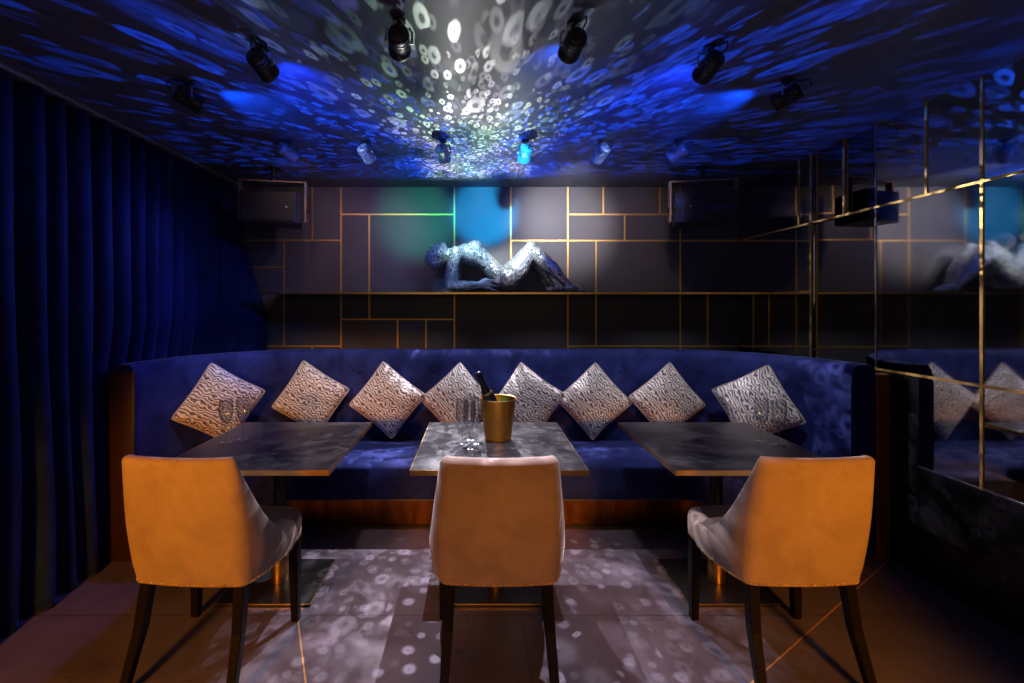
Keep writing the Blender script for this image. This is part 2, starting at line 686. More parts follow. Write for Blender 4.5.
def piping_bm(side=.415):
    bm = bmesh.new()
    pts = []
    n = 18
    for s in range(4):
        for k in range(n):
            t = -1 + 2 * k / n
            u, v = [(t, -1), (1, t), (-t, 1), (-1, -t)][s]
            pts.append(Vector((u * (1 - .062 * (1 - v * v)) * (1 - .035 * (u * v) ** 8) * side / 2, 0, v * (1 - .062 * (1 - u * u)) * (1 - .035 * (u * v) ** 8) * side / 2)))
    rings = []
    m = len(pts)
    for i, p in enumerate(pts):
        d = (pts[(i + 1) % m] - pts[i - 1]).normalized()
        b = Vector((0, 1, 0)); a = d.cross(b).normalized()
        rings.append([bm.verts.new(p + (a * math.cos(2 * PI * k / 6) + b * math.sin(2 * PI * k / 6)) * .0045) for k in range(6)])
    grid_faces(bm, rings, closed_u=True, closed_v=True)
    return bm


PIL = [  # px, py of centre, depth, in-plane tilt, yaw, lean, label
    (221, 404, 3.07, 11, 40, 4, 'grey zebra cushion at curved left end, behind the glasses of the left table'),
    (311, 398, 3.395, 12, 6, 4, 'grey zebra cushion behind the left table, orange glow on its lower left'),
    (387.5, 400, 3.375, 7, 0, 3, 'grey zebra cushion standing in the gap between left table and middle table'),
    (458, 401, 3.405, -3, 0, 5, 'grey zebra cushion behind the glasses of the middle table, left of the bottle'),
    (527.3, 401, 3.365, 9, 0, 5, 'grey zebra cushion just right of the gold ice bucket, behind the middle table'),
    (594, 401, 3.405, -3, 0, 3, 'grey zebra cushion standing in the gap between middle table and right table'),
    (667, 401, 3.38, -6, 0, 4, 'grey zebra cushion behind the inner corner of the right table, no glass before it'),
    (756, 405, 3.09, -14, -42, 4, 'grey zebra cushion at the curved right end, behind the glasses of the right table'),
]
p0 = None
for (px, py, Y, tl, yaw, lean, lab) in PIL:
    if p0 is None:
        p0 = obj('throw_pillow', pillow_bm(), M['pillow'])
        obj('piping', piping_bm(), M['piping'], p0)
        o = p0
        tag(o, lab, 'cushion', 'zebra cushions along the banquette')
    else:
        o = p0.copy(); C.objects.link(o)
        for ch in p0.children:
            c = ch.copy(); C.objects.link(c); c.parent = o
    o['label'] = lab
    o.location = at(px, py, Y)
    o.matrix_basis = Matrix.Translation(at(px, py, Y)) @ Matrix.Rotation(math.radians(yaw), 4, 'Z') @ Matrix.Rotation(math.radians(-lean), 4, 'X') @ Matrix.Rotation(math.radians(-45 - tl), 4, 'Y')

# ------------------------------------------------------------------ tables
TZ = .75


def table():
    t = thing('dining_table', '', 'table', (0, 0, 0), 0, 'square dining tables before the banquette')
    w, d = .40, .415
    bm = nbox((-w + .004, -d + .004, TZ - .022), (w - .004, d - .004, TZ))
    obj('tabletop', bm, M['top'], t, smooth=False)
    bm = bmesh.new()
    for lo, hi in (((-w, -d, TZ - .024), (w, -d + .004, TZ - .0005)), ((-w, d - .004, TZ - .024), (w, d, TZ - .0005)),
                   ((-w, -d + .004, TZ - .024), (-w + .004, d - .004, TZ - .0005)), ((w - .004, -d + .004, TZ - .024), (w, d - .004, TZ - .0005))):
        box(bm, lo, hi)
    obj('brass_edge', bm, M['brass'], t, smooth=False)
    bm = bmesh.new()
    tube(bm, [(0, 0, .012), (0, 0, TZ - .03)], .032, 24)
    box(bm, (-.16, -.16, TZ - .034), (.16, .16, TZ - .0245))
    obj('column', bm, M['steel'], t)
    bm = bmesh.new()
    lathe(bm, [(.0335, .014), (.044, .014), (.044, .125), (.040, .13), (.0335, .13)], 28)
    obj('brass_collar', bm, M['brass'], t)
    obj('base_plate', nbox((-.237, -.20, 0), (.237, .20, .012), .0015, 1), M['steel'], t, smooth=False)
    bm = bmesh.new()
    for lo, hi in (((-.2385, -.2015, .008), (.2385, -.1985, .0125)), ((.2355, -.1985, .008), (.2385, .2015, .0125)), ((-.2385, -.1985, .008), (-.2355, .2015, .0125))):
        box(bm, lo, hi)
    obj('base_trim', bm, M['brass'], t, smooth=False)
    return t


TY = 2.445
t0 = table()
t0.location = (.10, TY, 0)
t0['label'] = 'square black topped table with brass edge holding the gold ice bucket'
t1 = dup(t0, (-1.06, TY, 0), 0, 'square black topped table with brass edge beside the navy curtain, two glasses on it')
t2 = dup(t0, (1.285, TY, 0), 0, 'square black topped table with brass edge near the mirrored wall, two glasses on it')

# ------------------------------------------------------------------ glasses
def flute():
    bm = bmesh.new()
    prof = [(0, .0005), (.033, .0005), (.034, .002), (.028, .004), (.010, .007), (.0045, .014), (.0036, .03), (.0036, .085), (.006, .098),
            (.018, .112), (.028, .13), (.034, .16), (.0345, .19), (.031, .235), (.0298, .236), (.0332, .19), (.0326, .16), (.0265, .132), (.016, .1155), (.004, .105), (0, .104)]
    lathe(bm, prof, 28)
    return obj('wine_glass', bm, M['glass'])


GL = [
    (226, 443, 'clear stemmed glass on the left table, the one nearer its front left edge'),
    (243, 439.5, 'clear stemmed glass on the left table, the one further towards the banquette'),
    (761.5, 442, 'clear stemmed glass on the right table, the one nearer the middle of the table'),
    (779, 445.5, 'clear stemmed glass on the right table, the one nearer the mirrored wall'),
    (462, 443.5, 'clear stemmed glass on the middle table, outermost of the four from the ice bucket'),
    (476.7, 443.5, 'clear stemmed glass on the middle table, the one closest to the ice bucket'),
    (469.3, 448.5, 'clear stemmed glass on the middle table, nearest the chair of its four'),
    (469.3, 439.3, 'clear stemmed glass on the middle table, nearest the cushions of its four'),
]
g0 = None
for px, py, lab in GL:
    Y = (CAMZ - TZ) * F / (py - VY)
    if g0 is None:
        g0 = o = flute()
        tag(o, lab, 'glass', 'stemmed glasses on the tables')
    else:
        o = g0.copy(); C.objects.link(o)
    o['label'] = lab
    o.location = (at(px, py, Y).x, Y, TZ)

# ------------------------------------------------------------------ ice bucket and bottle
BKX, BKY = .115, 2.50
bk = thing('ice_bucket', 'tapered gold metal ice bucket holding a leaning bottle', 'ice bucket', (BKX, BKY, TZ))
bm = bmesh.new()
lathe(bm, [(0, .001), (.068, .001), (.072, .004), (.086, .12), (.0985, .222), (.0955, .222), (.083, .12), (.069, .008), (0, .007)], 48)
obj('body', bm, M['gold'], bk)
bm = bmesh.new()
lathe(bm, [(.0955, .2225), (.0985, .2195), (.1025, .222), (.1030, .226), (.0995, .2285), (.0955, .2265), (.0955, .2225)], 48)
obj('rim', bm, M['brass'], bk)
tl = math.radians(-22)
bt = thing('champagne_bottle', 'dark foil necked green bottle leaning inside the gold bucket', 'bottle', (BKX + .017, BKY, TZ + .058))
bt.rotation_euler = (math.radians(4), tl, 0)
bm = bmesh.new()
lathe(bm, [(0, 0), (.036, 0), (.040, .006), (.040, .15), (.036, .19), (.024, .228), (.0165, .255), (.0158, .262), (0, .262)], 32)
obj('glass_body', bm, M['green'], bt)
bm = bmesh.new()
lathe(bm, [(.0408, .165), (.0368, .192), (.0250, .229), (.0178, .2555), (.0166, .285), (.0158, .305), (.0178, .309), (.0178, .320), (.0165, .332), (.010, .339), (0, .340)], 32)
obj('foil_neck', bm, M['foil'], bt)
bm = bmesh.new()
lathe(bm, [(.0330, .2065), (.0345, .2075), (.0300, .2185), (.0285, .2185)], 32)
obj('gold_band', bm, M['brass'], bt)

# ------------------------------------------------------------------ chairs
def chair_path(n=64):
    """outer plan outline of the shell, from the front of one wing round the back to the other"""
    key = [(-.283, .10), (-.284, .02), (-.272, -.06), (-.250, -.13), (-.236, -.165), (-.224, -.188), (-.203, -.203), (-.17, -.208), (-.08, -.215), (0, -.217)]
    key = [(x * (1 + .03 * sstep(-.04, -.16, y)), y) for x, y in key]
    key = key + [(-x, y) for x, y in key[-2::-1]]
    pts = [Vector((x, y, 0)) for x, y in key]
    # Catmull-Rom resample
    out = []
    seg = len(pts) - 1
    for i in range(n + 1):
        t = seg * i / n
        k = min(int(t), seg - 1); f = t - k
        a, b, c, d = pts[max(k - 1, 0)], pts[k], pts[k + 1], pts[min(k + 2, seg)]
        out.append(.5 * ((2 * b) + (c - a) * f + (2 * a - 5 * b + 4 * c - d) * f * f + (3 * b - a - 3 * c + d) * f ** 3))
    return out


HEM, BTOP = .395, .912


def chair_top(p):
    y = p.y
    if y < -.185:
        return BTOP - .010 * math.sin(min(1, abs(p.x) / .22) * PI / 2) * 0 + .004 * (abs(p.x) / .22) ** 2
    t = min(1, (y + .185) / .275)
    # swooping wing: steep at the back, flat at the front
    return .512 + (BTOP + .004 - .512) * (1 - t) ** 2.5


def make_chair():
    t = thing('dining_chair', '', 'chair', (0, 0, 0), 0, 'velvet dining chairs facing the banquette')
    P = chair_path()
    n = len(P)
    bm = bmesh.new()
    rows = []
    TH = .052
    for i, p in enumerate(P):
        d = (P[min(i + 1, n - 1)] - P[max(i - 1, 0)]).normalized()
        nin = Vector((-d.y, d.x, 0))     # towards the inside of the shell
        if nin.dot(Vector((0, .05, 0)) - p) < 0:
            nin = -nin
        zt = chair_top(p)
        th = TH * (.55 + .45 * sstep(.50, .62, zt))

        def pt(o, z):
            lean = -.075 * max(0, (z - .42) / .5) ** 1.1 * sstep(.10, -.12, p.y)
            narrow = 1 - .035 * sstep(.55, .9, z)
            bulge = .010 * math.sin(PI * min(1, max(0, (z - HEM) / (zt - HEM))))
            q = p + nin * (o - (bulge if o < .02 else 0) + .006 * sstep(.46, .40, z))
            return Vector((q.x * narrow, q.y + lean, z))
        row = []
        m = 16
        for k in range(m):
            row.append(pt(0, HEM + (zt - .022 - HEM) * k / (m - 1)))
        for a in (30, 60, 90, 120, 150):
            a = math.radians(a)
            row.append(pt(th / 2 - th / 2 * math.cos(a), zt - .022 + .022 * math.sin(a)))
        for k in range(8):
            z = zt - .022 - (zt - .022 - HEM - .02) * k / 7
            row.append(pt(th, z))
        row.append(pt(th, HEM))
        rows.append([bm.verts.new(v) for v in row])
    grid_faces(bm, rows, closed_v=True)
    bm.faces.new(rows[0]); bm.faces.new(rows[-1])
    obj('backrest', bm, M['chair'], t)
    # seat: rounded cushion block
    bm = bmesh.new()
    N = 40
    prof = [(.93, HEM), (.985, HEM + .005), (1.0, HEM + .03), (1.0, HEM + .085), (.985, HEM + .108), (.94, HEM + .122), (.8, HEM + .130), (.5, HEM + .136), (.2, HEM + .138)]
    rings = []

    def outline(a):
        c, s = math.cos(a), math.sin(a)
        e = .28
        x = math.copysign(abs(c) ** e, c) * .277
        y = math.copysign(abs(s) ** e, s) * .215 + .03
        if y < .03:
            x *= 1 - .145 * ((.03 - y) / .215) ** 1.5
        return x, y
    for k, z in prof:
        r = []
        for i in range(N * 2):
            x, y = outline(2 * PI * (i + .5) / (N * 2))
            zz = z - (.008 * sstep(.0, -.15, y) if z > HEM + .1 else 0)
            r.append(bm.verts.new((x * k, .03 + (y - .03) * k, zz)))
        rings.append(r)
    grid_faces(bm, rings, closed_v=True)
    bm.faces.new(rings[0]); bm.faces.new(rings[-1])
    obj('seat', bm, M['chair'], t)
    # brass nail heads along the hem
    bm = bmesh.new()
    dense = chair_path(240)
    L = 0; last = dense[0]; nxt = .006
    for p in dense:
        L += (p - last).length; last = p
        if L >= nxt:
            nxt += .0115
            c = Vector((p.x * 1.0, p.y, HEM + .007))
            dirv = Vector((p.x * .6, p.y - .05, 0)).normalized()
            bmesh.ops.create_icosphere(bm, subdivisions=1, radius=.0042, matrix=Matrix.Translation(c - dirv * .0055))
    for s in (-1, 1):
        for k in range(9):
            bmesh.ops.create_icosphere(bm, subdivisions=1, radius=.0042, matrix=Matrix.Translation((s * (.2745 - .00002 * k ** 2.6), .108 + .0105 * k, HEM + .014)))
    obj('nailhead_trim', bm, M['brass'], t)
    # vertical seams where the wings start
    for s in (-1, 1):
        bm = bmesh.new()
        tube(bm, [(s * .2775, -.048, HEM + .02), (s * .2755, -.052, .46), (s * .274, -.058, .52), (s * .268, -.068, .585)], .0028, 6)
        obj('seam_piping', bm, M['chair'], t)
    # legs

    def leg(x0, y0, x1, y1, w0, w1):
        bm = bmesh.new()
        a = [bm.verts.new((x0 + sx * w0, y0 + sy * w0, HEM + .03)) for sx, sy in ((-1, -1), (1, -1), (1, 1), (-1, 1))]
        xm, ym = x0 + (x1 - x0) * .42, y0 + (y1 - y0) * .30
        b = [bm.verts.new((xm + sx * w0 * .92, ym + sy * w0 * .92, .22)) for sx, sy in ((-1, -1), (1, -1), (1, 1), (-1, 1))]
        c = [bm.verts.new((x1 + sx * w1, y1 + sy * w1, 0)) for sx, sy in ((-1, -1), (1, -1), (1, 1), (-1, 1))]
        bm.faces.new(a); bm.faces.new(c)
        for p, q in ((a, b), (b, c)):
            for i in range(4):
                bm.faces.new((p[i], p[(i + 1) % 4], q[(i + 1) % 4], q[i]))
        bmesh.ops.bevel(bm, geom=list(bm.edges), offset=.003, segments=1, affect='EDGES')
        obj('leg', bm, M['legwood'], t, smooth=False)
    for s in (-1, 1):
        leg(s * .240, .190, s * .245, .190, .023, .017)
        leg(s * .190, -.160, s * .212, -.275, .022, .016)
    return t


CY = 1.975
c0 = make_chair()
c0.location = (.085, CY, 0)
c0['label'] = 'tan velvet dining chair in the middle, seen squarely from behind, under the ice bucket table'
c1 = dup(c0, (-1.112, CY, 0), math.radians(-3.5), 'tan velvet dining chair beside the navy curtain, at the left table')
c2 = dup(c0, (1.277, CY, 0), math.radians(.8), 'tan velvet dining chair beside the mirrored wall, at the right table')

# ------------------------------------------------------------------ loudspeakers
def speaker():
    t = thing('loudspeaker', '', 'speaker', (0, 0, 0), 0, 'black loudspeakers under the ceiling')
    w, h, d = .222, .118, .15
    bm = bmesh.new()
    # trapezoid cabinet, narrower at the back
    pts = [(-w, -d), (-w + .012, -d - .014), (w - .04, -d - .014), (w, -d + .02), (w * .8, d), (-w * .8, d)]
    a = [bm.verts.new((x, y, -h)) for x, y in pts]
    b = [bm.verts.new((x, y, h)) for x, y in pts]
    bm.faces.new(a); bm.faces.new(b)
    for i in range(len(pts)):
        bm.faces.new((a[i], a[(i + 1) % len(pts)], b[(i + 1) % len(pts)], b[i]))
    bmesh.ops.bevel(bm, geom=list(bm.edges), offset=.006, segments=2, affect='EDGES')
    obj('cabinet', bm, M['black'], t, smooth=False)
    gr = obj('grille', nbox((-w + .018, -d - .021, -h + .012), (w - .05, -d - .015, h - .012), .002, 1), M['grille'], t, smooth=False)
    bm = bmesh.new(); ball(bm, (w - .10, -d - .022, -.0), .006, (1, .6, 1), None, 10, 8)
    obj('badge', bm, M['white'], gr)
    bm = bmesh.new()
    zt = .213
    box(bm, (-w - .028, -.03 - d * .3, zt), (w + .028, .03 - d * .3, zt + .012))
    for s in (-1, 1):
        x0, x1 = sorted((s * (w + .016), s * (w + .028)))
        box(bm, (x0, -.03 - d * .3, -.10), (x1, .03 - d * .3, zt))
    obj('bracket', bm, M['bracket'], t, smooth=False)
    bm = bmesh.new()
    tube(bm, [(0, -d * .3, zt + .012), (0, -d * .3, .335)], .02, 12)
    tube(bm, [(0, -d * .3, .322), (0, -d * .3, .335)], .05, 16)
    obj('ceiling_mount', bm, M['steel'], t)
    for s in (-1, 1):
        bm = bmesh.new()
        tube(bm, [(s * (w - .05), -d * .3, 0), (s * (w + .05), -d * .3, 0)], .008, 10)
        tube(bm, [(s * (w + .032), -d * .3, 0), (s * (w + .05), -d * .3, 0)], .02, 12)
        obj('knob', bm, M['steel'], t)
    return t


SPZ = ZC - .335
s0 = speaker()
s0.location = (-1.625, 3.66, SPZ)
s0.rotation_euler = (0, 0, math.radians(11))
s0['label'] = 'black loudspeaker in a tan bracket under the ceiling next to the curtain'
s1 = dup(s0, (1.79, 3.64, SPZ), math.radians(-10), 'black loudspeaker in a tan bracket under the ceiling next to the mirrored wall')
s1.scale = (-1, 1, 1)
s1.rotation_euler = (0, 0, math.radians(-10))

# ------------------------------------------------------------------ mirrored figure
def figure():
    YC = 3.955
    k = YC / F

    def P(px, py, y):
        return Vector(((px - VX) * k, y, CAMZ + (VY - py) * k))
    bm = bmesh.new()

    def limb(pts, rads, n=16):
        # smooth tapered limb: resampled polyline + end balls
        pts = [Vector(p) for p in pts]
        out, rr = [], []
        seg = len(pts) - 1
        for i in range(seg * 6 + 1):
            t = i / 6
            kk = min(int(t), seg - 1); f = t - kk
            a, b, c, d = pts[max(kk - 1, 0)], pts[kk], pts[kk + 1], pts[min(kk + 2, seg)]
            out.append(.5 * ((2 * b) + (c - a) * f + (2 * a - 5 * b + 4 * c - d) * f * f + (3 * b - a - 3 * c + d) * f ** 3))
            rr.append(rads[kk] + (rads[kk + 1] - rads[kk]) * (f * f * (3 - 2 * f)))
        tube(bm, out, rr, n)
        ball(bm, out[0], rr[0] * .99, u=14, v=10); ball(bm, out[-1], rr[-1] * .99, u=14, v=10)
    # head: thrown back, crown to the lower left, chin to the upper right
    ax = (P(447, 247, 0) - P(428, 265, 0)).normalized()      # crown -> chin
    hr = Matrix.Rotation(math.atan2(ax.z, ax.x), 3, Vector((0, -1, 0)))
    hc = P(437.0, 255.5, YC)
    ball(bm, hc, .1, (1.16, .78, .94), hr, 28, 20)
    face = Vector((-ax.z, 0, ax.x))                            # looking up and to the left
    ball(bm, hc + ax * .065 + face * .022, .058, (1.05, .82, .9), hr)     # jaw
    ball(bm, hc + ax * .112 + face * .035, .024)                          # chin
    # nose, brow, lips, ears
    limb([hc + face * .086 - ax * .01, hc + face * .092 + ax * .015, hc + face * .098 + ax * .033], [.008, .011, .014], 10)
    ball(bm, hc + ax * .060 + face * .082, .016, (.7, 1.5, .9), hr)
    ball(bm, hc + ax * .076 + face * .078, .015, (.7, 1.4, .9), hr)
    for s in (-1, 1):
        ball(bm, hc + face * .082 - ax * .022 + Vector((0, s * .034, 0)), .018, (.6, 1.3, .8), hr)
        ball(bm, hc + ax * .018 - face * .018 + Vector((0, s * .078, 0)), .026, (1.1, .35, .7), hr)
    # neck and trunk
    limb([hc + ax * .045 - face * .045, P(450.5, 252.5, YC), P(459, 254.5, YC)], [.052, .047, .058])
    tr = [(458, 255, .075, .15), (465, 253.5, .092, .165), (473, 254, .098, .155), (481, 257.5, .090, .135), (489, 264.5, .076, .118), (496, 272, .082, .135), (503, 278.5, .100, .165), (511, 281.5, .088, .160)]
    rows = []
    pts = [P(a, b, YC) for a, b, _, _ in tr]
    for i, (a, b, rz, ry) in enumerate(tr):
        d = (pts[min(i + 1, len(tr) - 1)] - pts[max(i - 1, 0)]).normalized()
        nn = Vector((-d.z, 0, d.x))
        rows.append([bm.verts.new(pts[i] + nn * math.cos(2 * PI * q / 28) * rz + Vector((0, math.sin(2 * PI * q / 28) * ry, 0))) for q in range(28)])
    grid_faces(bm, rows, closed_v=True)
    bm.faces.new(rows[0]); bm.faces.new(rows[-1])
    ball(bm, pts[0], .074, (.8, 1.95, 1)); ball(bm, pts[-1], .087, (.7, 1.8, 1))
    for s in (-1, 1):       # bust and buttocks
        ball(bm, P(474.5, 247.6, YC + s * .075), .062, (1.05, .95, .95))
        limb([P(474, 248, YC + s * .075), P(477.5, 244.2, YC + s * .08)], [.052, .028], 14)
        ball(bm, P(506, 281.0, YC + s * .075), .094, (1.15, .95, .95))
    # arms: shoulder, elbow on the shelf, forearm along it
    hands = []
    for s, sh_, el, wr_ in ((-1, (456.5, 254.5), (449.5, 286.3), (478, 284.2)), (1, (459, 254), (453, 286.3), (482, 283.5))):
        y = YC + s * .165
        ye = YC + s * .168
        yw = YC + s * .150
        limb([P(462, 254, YC + s * .11), P(*sh_, y)], [.062, .058])
        limb([P(*sh_, y), P((sh_[0] + el[0]) / 2 - .5, (sh_[1] + el[1]) / 2, (y + ye) / 2), P(*el, ye)], [.055, .047, .036])
        limb([P(*el, ye), P(el[0] + 9, el[1] - 1.0, ye), P(*wr_, yw)], [.037, .041, .026])
        # hand: palm and five fingers
        w = P(*wr_, yw)
        f = Vector((1, -s * .06, .0)).normalized()
        side = Vector((.06, 1, 0)) * s       # towards the outside
        up = Vector((.1, 0, 1))
        limb([w, w + f * .045, w + f * .085], [.026, .031, .030])
        for q, (off, ln) in enumerate(((-.034, .074), (-.0115, .086), (.0115, .080), (.034, .062))):
            b = w + f * .080 + up * (-off) * .85 + side * .012
            f = (Vector((1, -s * .06, .0)) + up * (-off) * 5).normalized()
            limb([b - f * .02, b + f * ln * .45 + side * .006, b + f * ln * .8 - up * .006, b + f * ln - up * .010 - side * .004], [.0105, .0095, .0088, .0075], 10)
        f = Vector((1, -s * .06, .0)).normalized()
        tb = w + f * .025 + up * .026
        limb([tb, tb + f * .028 + up * .016 - side * .008, tb + f * .058 + up * .016 - side * .014], [.0125, .0115, .009], 10)
        hands.append(w)
    # legs: thigh up to the knee, shin down to the foot
    for s, kn, an, toe in ((-1, (530.0, 247.2), (567, 285.4), 581), (1, (531.5, 246.8), (553.5, 285.4), 567.5)):
        y = YC + s * .085
        yk = YC + s * .072
        yf = YC + s * .085
        kx, kz = kn
        ax_, az_ = an
        L = lambda f: (kx + (ax_ - kx) * f, kz + (az_ - kz) * f)
        limb([P(506, 278.0, y), P(515, 269.8, y), P(523.2, 258.6, y), P(kx - .3, kz + .8, yk)], [.106, .098, .078, .054])
        ball(bm, P(kx, kz, yk), .052)
        limb([P(kx, kz + 1, yk), P(L(.28)[0] - .6, L(.28)[1] + .8, yk), P(*L(.55), yf), P(*L(.85), yf), P(ax_, az_, yf)], [.053, .066, .058, .039, .032])
        limb([P(ax_ - 2, 287.2, yf), P(ax_ + 4, 287.4, yf), P(ax_ + 10, 289.2, yf), P(toe, 290.2, yf)], [.035, .032, .025, .016])
    me = bpy.data.meshes.new('tmp')
    bmesh.ops.recalc_face_normals(bm, faces=bm.faces)
    bm.to_mesh(me); bm.free()
    o = bpy.data.objects.new('tmp', me)
    C.objects.link(o)
    r = o.modifiers.new('r', 'REMESH'); r.mode = 'VOXEL'; r.voxel_size = .005; r.use_smooth_shade = True
    sm = o.modifiers.new('s', 'SMOOTH'); sm.factor = .5; sm.iterations = 4
    dg = bpy.context.evaluated_depsgraph_get()
    dg.update()
    me2 = bpy.data.meshes.new_from_object(o.evaluated_get(dg))
    me2.name = 'mannequin'
    bpy.data.objects.remove(o); bpy.data.meshes.remove(me)
    me2.materials.clear()
    me2.materials.append(M['mosaic']); me2.materials.append(M['white'])
    zmin = min(v.co.z for v in me2.vertices)
    for v in me2.vertices:
        v.co.z += SHZ - zmin + .0003
    for p in me2.polygons:
        p.use_smooth = True
        c = p.center
        for w in hands:
            if abs(c.y - w.y) < .06 and w.x - .002 < c.x < w.x + .20 and c.z < w.z + .065 + SHZ - zmin:
                # keep the hip clear of the hand mask
                if (Vector((c.x, c.y, 0)) - Vector((w.x + .08, w.y, 0))).length < .10 and abs(c.y - YC) > .118:
                    p.material_index = 1
    org = Vector((.2, YC, SHZ))
    for v in me2.vertices:
        v.co -= org
    fo = bpy.data.objects.new('mannequin', me2)
    fo.location = org
    C.objects.link(fo)
    tag(fo, 'silver mirror mosaic mannequin reclining on its elbows on the shelf, knees bent', 'mannequin')
    return fo


figure()

# ------------------------------------------------------------------ ceiling spotlights
TARGET = Vector((.15, 4.05, 1.80))


def spot_proto():
    t = thing('spotlight', '', 'spotlight', (0, 0, 0), 0, 'spotlights on the ceiling')
    bm = bmesh.new()
    tube(bm, [(0, 0, 0), (0, 0, -.018)], .032, 20)
    tube(bm, [(0, 0, -.018), (0, 0, -.042)], .010, 12)
    obj('ceiling_mount', bm, M['black'], t)
    bm = bmesh.new()
    W = .064
    path = [(-W, 0, -.115), (-W, 0, -.06), (-W * .8, 0, -.044), (W * .8, 0, -.044), (W, 0, -.06), (W, 0, -.115)]
    for a, b in zip(path, path[1:]):
        d = (Vector(b) - Vector(a))
        tube(bm, [a, b], .0055, 8)
    for s in (-1, 1):
        tube(bm, [(s * .046, 0, -.112), (s * .072, 0, -.112)], .009, 10)
    obj('yoke', bm, M['chrome'], t)
    # housing along local +Y (front), pivot at (0,0,-.112)
    R = Matrix.Rotation(-PI / 2, 4, 'X')   # lathe z -> +Y
    bm = bmesh.new()
    prof = [(0, -.085), (.036, -.085), (.044, -.078), (.047, -.066), (.047, -.045), (.044, -.043), (.044, -.036), (.047, -.034), (.047, -.022), (.044, -.020), (.044, -.013),
            (.047, -.011), (.049, .055), (.051, .058), (.051, .085), (.047, .086), (.046, .070), (0, .069)]
    prof = [(r * 1.12, z * .86) for r, z in prof]
    lathe(bm, prof, 28, R)
    hs = obj('housing', bm, M['black'], t, loc=(0, 0, -.112))
    bm = bmesh.new()
    lathe(bm, [(0, .0705), (.042, .0705), (.045, .074), (.03, .079), (0, .081)], 24, R @ Matrix.Diagonal((1.1, 1.1, .86, 1)))
    obj('lens', bm, M['lensoff'], hs)
    bm = bmesh.new()
    tube(bm, [(.01, -.02, -.004), (.02, -.06, -.03), (.03, -.11, -.035), (.022, -.125, -.075), (.008, -.088, -.10)], .004, 8)
    obj('cable', bm, M['steel'], t)
    return t


SP = [  # px, py of body, ceiling depth Y, lens lit, label
    (399, 38, 1.74, 0, 'black ceiling spotlight nearest the camera, left of the ring pattern, seen from its back'),
    (573, 42, 1.76, 0, 'black ceiling spotlight nearest the camera, on a bright blue patch, seen from its back'),
    (262, 64, 1.90, 0, 'black ceiling spotlight second from the curtain in the front row'),
    (709, 66, 1.92, 0, 'black ceiling spotlight second from the mirrored wall in the front row'),
    (188, 98, 2.22, 0, 'black ceiling spotlight closest to the curtain, throwing a blue beam'),
    (787, 99, 2.20, 0, 'black ceiling spotlight closest to the mirrored wall, throwing a blue beam'),
    (288, 156, 3.02, 0, 'small ceiling spotlight of the back row nearest the curtain and left speaker'),
    (366, 156, 3.02, 0, 'small ceiling spotlight of the back row tinted pale blue, second from the curtain'),
    (443, 153, 3.02, 0, 'small ceiling spotlight of the back row lit turquoise, above the figure head'),
    (525, 152, 3.02, 0, 'small ceiling spotlight of the back row lit deep blue, above the figure knees'),
    (601, 157, 3.02, 0, 'small ceiling spotlight of the back row tinted pale blue, second from the right speaker'),
    (678, 157, 3.02, 1, 'small ceiling spotlight of the back row with glowing lens, nearest the right speaker'),
]
AIM = {0: at(415, 222, YB), 1: at(485, 215, YB), 2: at(420, 262, 4.1), 3: at(560, 262, 4.1), 4: TARGET, 5: TARGET,
       6: at(430, 262, 4.05), 7: at(440, 262, 4.05), 8: at(470, 250, 4.05), 9: at(500, 250, 4.05), 10: at(520, 262, 4.05), 11: at(520, 262, 4.05)}
sp0 = None
SS = .77
FIX = []
SILV = [None]
for i, (px, py, Y, lit, lab) in enumerate(SP):
    pos = Vector(((px - VX) * Y / F, Y, ZC))
    a = AIM[i] - (pos - Vector((0, 0, .112)))
    az = math.atan2(-a.x, a.y)
    pit = math.atan2(a.z, math.hypot(a.x, a.y))
    if sp0 is None:
        sp0 = t = spot_proto()
        t.location = pos; t.rotation_euler = (0, 0, az)
    else:
        t = dup(sp0, pos, az, lab)
    t['label'] = lab
    t.scale = (SS,) * 3
    for ch in t.children:
        if ch.name.startswith('housing'):
            ch.rotation_euler = (pit, 0, 0)
            if i >= 6:
                if SILV[0] is None:
                    SILV[0] = ch.data.copy(); SILV[0].materials[0] = M['silver']
                ch.data = SILV[0]
            if lit:
                le = ch.children[0]
                le.data = le.data.copy(); le.data.materials[0] = M['lens']
    FIX.append((pos - Vector((0, 0, .112 * SS)), a.normalized()))

# ------------------------------------------------------------------ lights
def lamp(kind, name, loc, energy, color=(1, 1, 1), aim=None, **kw):
    d = bpy.data.lights.new(name, kind)
    d.energy = energy
    d.color = color
    for k, v in kw.items():
        setattr(d, k, v)
    o = bpy.data.objects.new(name, d)
    C.objects.link(o)
    o.location = loc
    if aim is not None:
        o.rotation_euler = (Vector(aim) - Vector(loc)).to_track_quat('-Z', 'Y').to_euler()
    return o


def fixlamp(i, energy, color, cone, blend=.6, radius=.03, aim=None):
    p, d = FIX[i]
    q = p + d * .092 * SS
    if aim is not None:
        d = (aim - q).normalized()
    return lamp('SPOT', 'spot_lamp', q, energy, color, q + d, spot_size=math.radians(cone), spot_blend=blend, shadow_soft_size=radius)


